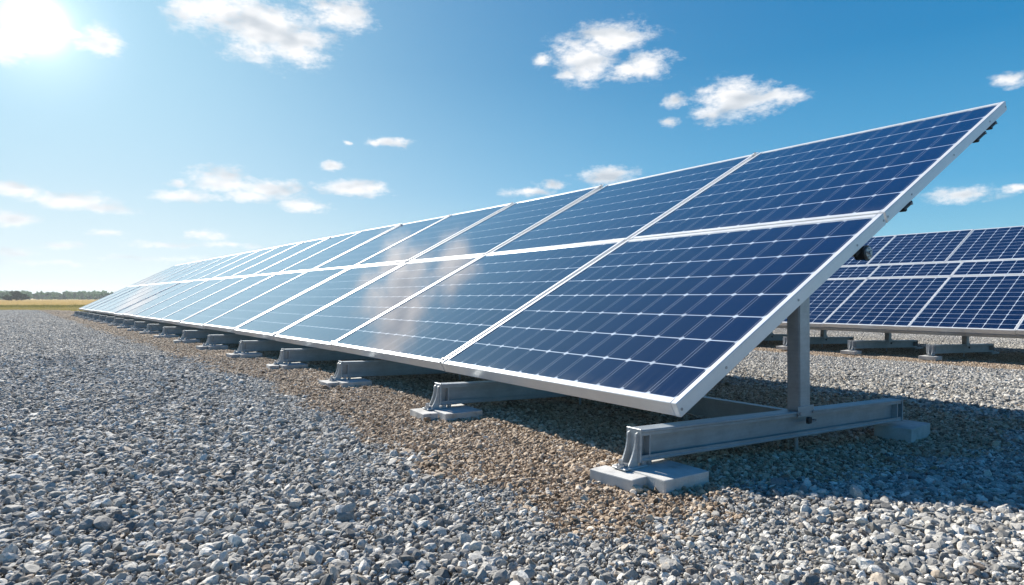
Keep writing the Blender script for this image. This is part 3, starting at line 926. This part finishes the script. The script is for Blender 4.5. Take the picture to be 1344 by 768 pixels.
def make_support(mat, post_x=0.885, low=ZLOW, bw=0.075):
    """base beam with post, brackets and bolts. local x goes under the panels, y along the row"""
    root = empty('panel_support', (0, 0, 0))
    hb, fl = 0.126, 0.012
    ang = math.atan2(beam_top(BX1) - beam_top(BX0), BX1 - BX0)
    Mx = Matrix.Translation((BX0, 0, beam_top(BX0))) @ Matrix.Rotation(-ang, 4, 'Y')
    Lb = (BX1 - BX0) / math.cos(ang)
    bm = bmesh.new()
    box(bm, 0, Lb, 0, bw, -fl, 0, 0.0025, Mx)                                   # top flange
    box(bm, 0.002, Lb - .002, 0.001, bw - .001, -hb, -hb + fl, 0.0025, Mx)                 # bottom flange
    box(bm, 0.004, Lb - .004, bw * 0.42, bw * 0.42 + 0.009, -hb + fl - .001, -fl + .001, 0, Mx)   # web
    box(bm, 0.002, Lb - .002, 0.0035, 0.0075, -fl - 0.012, -fl + .001, 0, Mx)      # returned lips
    box(bm, 0.002, Lb - .002, 0.0035, 0.0075, -hb + fl - .001, -hb + fl + 0.012, 0, Mx)
    build('base_beam', bm, mat, root)
    for nm, q in (('end_plate', (-0.010, -0.0005, -0.003, bw + .003, -hb - .002, 0.004, 0.002)),
                  ('stiffener', (0.045, 0.053, 0.002, bw * 0.42 - .0005, -hb + fl + .0005, -fl - .0005, 0)),
                  ('end_plate', (Lb + .0005, Lb + .010, -0.003, bw + .003, -hb - .002, 0.004, 0.002)),
                  ('stiffener', (Lb - .055, Lb - .045, 0.002, bw * 0.42 - .0005, -hb + fl + .0005, -fl - .0005, 0))):
        bm = bmesh.new(); box(bm, *q, Mx); build(nm, bm, mat, root)
    # post
    px0, px1 = post_x, post_x + 0.095
    zb = beam_top((px0 + px1) / 2) + 0.004
    def under(x): return low + x * math.tan(TILT)
    bm = bmesh.new()
    prism(bm, [(px0, beam_top(px0) + .001), (px1, beam_top(px1) + .001), (px1, under(px1) - .004), (px0, under(px0) - .004)], 0.0, 0.07)
    es = [e for e in bm.edges if abs((e.verts[0].co - e.verts[1].co).normalized().z) > 0.9]
    bmesh.ops.bevel(bm, geom=es, offset=0.005, segments=2, affect='EDGES')
    build('post', bm, mat, root)
    bm = bmesh.new()                                                            # foot of the post
    box(bm, px0 - 0.02, px1 + 0.025, -0.0035, -0.0005, zb - 0.030, zb + 0.022, 0.001)
    build('post_bracket', bm, mat, root)
    for bx in (px0 - 0.008, px1 + 0.012):
        bm = bmesh.new(); cyl(bm, (bx, -0.011, zb - .012), (bx, -0.0035, zb - .012), 0.008, 6); build('bolt', bm, M_bolt, root)
    # clamp on the side of the beam
    bm = bmesh.new()
    box(bm, px0 + 0.045, px0 + 0.075, -0.020, -0.004, zb - 0.066, zb - 0.034, 0.002)
    box(bm, px0 + 0.045, px0 + 0.120, -0.012, -0.004, zb - 0.060, zb - 0.050, 0.002)
    build('beam_clamp', bm, M_dark, root)
    for k in range(3):
        bm = bmesh.new(); cyl(bm, (px0 + .085 + k * .016, -0.018, zb - .055), (px0 + .085 + k * .016, -0.002, zb - .055), 0.006, 8)
        build('bolt', bm, M_bolt, root)
    bm = bmesh.new(); cyl(bm, (px0 + .03, bw / 2, zb - 0.20), (px0 + .03, bw / 2, zb - 0.128), 0.009, 10)
    build('ground_pin', bm, M_bolt, root)
    # front bracket that bolts the beam to its slab
    bm = bmesh.new()
    x0 = BX0 - 0.010
    pts = [(x0 - .001, 0.185), (x0 - .012, 0.180)]
    for k in range(9):
        t = k / 8
        pts.append((x0 - 0.014 - 0.040 * t ** 2.0, 0.170 - 0.112 * t))
    pts += [(x0 - 0.056, 0.054), (x0 - .001, 0.054)]
    fm = M_gusset if mat is M_steel else mat
    prism(bm, pts, 0.012, 0.019); build('gusset', bm, fm, root)
    bm = bmesh.new(); prism(bm, pts, 0.056, 0.063); build('gusset', bm, fm, root)
    bm = bmesh.new(); box(bm, x0 - 0.085, x0 + 0.045, 0.0, 0.075, 0.046, 0.0535, 0.002); build('foot_plate', bm, fm, root)
    bm = bmesh.new()
    cyl(bm, (x0 - 0.070, .038, 0.053), (x0 - 0.070, .038, 0.082), 0.010, 8)
    cyl(bm, (x0 - 0.070, .038, 0.053), (x0 - 0.070, .038, 0.064), 0.018, 6)
    build('foot_bolt', bm, M_bolt, root)
    for q in ((x0 - 0.050, 0.038, 0.053, 0.066, 0.016, 6), (x0 + 0.035, 0.02, 0.053, 0.073, 0.014, 10), (x0 + 0.075, 0.03, 0.045, 0.070, 0.014, 10)):
        bm = bmesh.new(); cyl(bm, (q[0], q[1], q[2]), (q[0], q[1], q[3]), q[4], q[5]); build('foot_bolt', bm, M_bolt, root)
    return root

def make_slab(lx, ly, h, seed, chip=True):
    rr = random.Random(seed)
    bm = bmesh.new()
    box(bm, -lx / 2, lx / 2, -ly / 2, ly / 2, 0, h, 0.004, segs=2)
    bmesh.ops.subdivide_edges(bm, edges=[e for e in bm.edges if e.calc_length() > 0.05], cuts=5, use_grid_fill=True)
    for v in bm.verts:
        k = mnoise.noise(v.co * 22 + Vector((seed * 3.3, 0, 0)))
        v.co += v.normal * 0.0022 * k if v.normal.length else Vector()
    return build('concrete_paver', bm, M_conc)

sup0 = None
slabA0 = make_slab(0.245, 0.285, 0.072, 1)      # main slab under the front bracket
slabB0 = make_slab(0.095, 0.215, 0.070, 2)       # narrow slab in front
slabC0 = make_slab(0.30, 0.20, 0.085, 3)        # rear slab
sd = 0.0
dists = [0.0]
while dists[-1] + 1.67 < sum(WID) - 0.4:
    dists.append(dists[-1] + (1.67 if len(dists) < 3 else 1.60))
SUPG = 'base supports of the long near row'
for i, sd in enumerate(dists):
    p0, a = path_pt(sd + (0.02 if i == 0 else 0))
    r0 = make_support(M_steel) if i == 0 else copy_tree(sup0)
    if i == 0: sup0 = r0
    r0.location = (p0.x, p0.y, 0); r0.rotation_euler = (0, 0, a)
    o_ = ORD[i] if i < len(ORD) else 'nineteenth' if i == 18 else 'eighteenth'
    last = i == len(dists) - 1
    which = 'nearest' if i == 0 else ('farthest' if last else o_)
    lab = ('steel beam and post at the near end of the long row, fully in view' if i == 0 else
           f'steel beam and post under the long row, {"farthest of all" if last else o_ + " from the near end"}')
    tag(r0, lab, 'support', SUPG)
    def put(o, lx_, ly_, z, rz):
        q = Vector((math.cos(a), math.sin(a))); t = Vector((-math.sin(a), math.cos(a)))
        w_ = p0 + q * lx_ + t * ly_
        o.location = (w_.x, w_.y, z); o.rotation_euler = (0, 0, a + rz)
    for kind, proto, lx_, ly_, z, rz, wh in (('A', slabA0, BX0 + 0.062, -0.035, -0.026, R(rng.uniform(-5, 5)), 'square concrete paver beneath the front foot'),
                                     ('B', slabB0, BX0 - 0.113, 0.020, -0.028, R(rng.uniform(-7, 7)), 'narrow concrete paver before the front foot'),
                                     ('C', slabC0, BX1 + 0.045, 0.02, float(gz(p0.x + 1.9, p0.y)) - 0.004, R(rng.uniform(-5, 5)), 'concrete paver under the rear end')):
        s_ = proto if i == 0 else proto.copy()
        if i: C.objects.link(s_)
        put(s_, lx_, ly_, z, rz)
        tag(s_, f'{wh}, {which} support of the long row', 'paver', 'concrete pavers of the long near row')

# ------------------------------------------------------------------ second row behind
X2 = 10.5
seams0, W2 = 3.23 - 1.335 * 2, 1.335
cellB = cell_mat('solar_cells_back_row', (W2 - .05) / 7, 1.62 / 12, (0.0016, 0.008, 0.038), double=False)
TIERS2 = ((0.0, 1.70, 12, 'lower'), (1.72, 0.54, 4, 'narrow middle'), (2.28, 1.38, 10, 'upper'))
NC2 = 8
protos2 = {}
colname = {1: 'cut by the right edge of the photo', 2: 'right of centre in what shows of the back row', 3: 'just right of the near row post'}
for k in range(NC2):
    for ti, (s0, Ls, nr, tn_) in enumerate(TIERS2):
        if ti not in protos2:
            FR_W, FR_X, GAP = 0.018, 0.030, 0.008; r0 = make_panel(W2, Ls, 7, nr, cellB); protos2[ti] = r0
        else: r0 = copy_tree(protos2[ti])
        r0.location = (X2 + s0 * math.cos(TILT), seams0 + k * W2 + (0.28 if ti == 2 else 0), ZLOW + s0 * math.sin(TILT))
        r0.rotation_euler = (R(rng.uniform(-.2, .2)), -TILT + R(rng.uniform(-.15, .15)), 0)
        tag(r0, f'dark blue {tn_} tier panel of the back row, {ORD[k]} column from the right', 'solar panel', 'solar panels of the back row')
sup2 = None
slabD0 = make_slab(0.22, 0.22, 0.055, 9)
for i, y_ in enumerate((2.0, 4.13, 5.27, 6.4, 7.5, 8.6)):
    if sup2 is None:
        r0 = make_support(M_steel2, 0.90, ZLOW + .155, 0.10); sup2 = r0
    else: r0 = copy_tree(sup2)
    r0.location = (X2, y_, -0.155); r0.rotation_euler = (0, 0, 0)
    tag(r0, f'weathered steel beam and post under the back row, {ORD[i]} from the right', 'support', 'base supports of the back row')
    s_ = slabD0 if i == 0 else slabD0.copy()
    if i: C.objects.link(s_)
    s_.location = (X2 + BX0 - 0.03, y_ + 0.04, -0.172)
    tag(s_, f'concrete paver under the front of the {ORD[i]} back row support from the right', 'paver', 'concrete pavers of the back row')
    s_ = slabC0.copy(); C.objects.link(s_); s_.location = (X2 + BX1 - 0.05, y_ + 0.05, -0.245); s_.rotation_euler = (0, 0, 0)
    tag(s_, f'concrete paver under the rear of the {ORD[i]} back row support from the right', 'paver', 'concrete pavers of the back row')
bm = bmesh.new()
Mx = Matrix.Translation((X2, 0, ZLOW)) @ Matrix.Rotation(-TILT, 4, 'Y')
for s_, nm in ((1.02, 'lower'), (3.2, 'upper')):
    bm = bmesh.new() if s_ > 2 else bm
    box(bm, s_ - .03, s_ + .03, seams0 + .05, seams0 + NC2 * W2 - .05, -0.075, -0.002, 0.003, Mx)
    tag(build('purlin', bm, M_steel2), f'{nm} steel purlin along the underside of the back row', 'rail', 'purlins under the back row')
bm = bmesh.new()
box(bm, 0.0, 0.05, seams0 + .05, seams0 + NC2 * W2 - .05, -0.055, -0.004, 0.003, Mx)
tag(build('front_rail', bm, M_steel2), 'weathered metal rail under the bottom edge of the back row', 'rail')

# ------------------------------------------------------------------ haze over the whole place
bm = bmesh.new(); box(bm, -960, 960, -960, 960, -1.4, 14)
hm = bpy.data.materials.new('haze'); hm.use_nodes = True; hm.node_tree.nodes.clear()
hg = G(hm.node_tree)
pv = hg.n('ShaderNodeVolumePrincipled'); pv.inputs['Color'].default_value = (0.86, 0.93, 1.0, 1); pv.inputs['Density'].default_value = 0.00038
pv.inputs['Anisotropy'].default_value = 0.3
ho = hg.n('ShaderNodeOutputMaterial'); hg.link(pv.outputs[0], ho.inputs['Volume'])
tag(build('haze', bm, hm), 'thin bluish air softening the far wood', 'haze', kind='stuff')
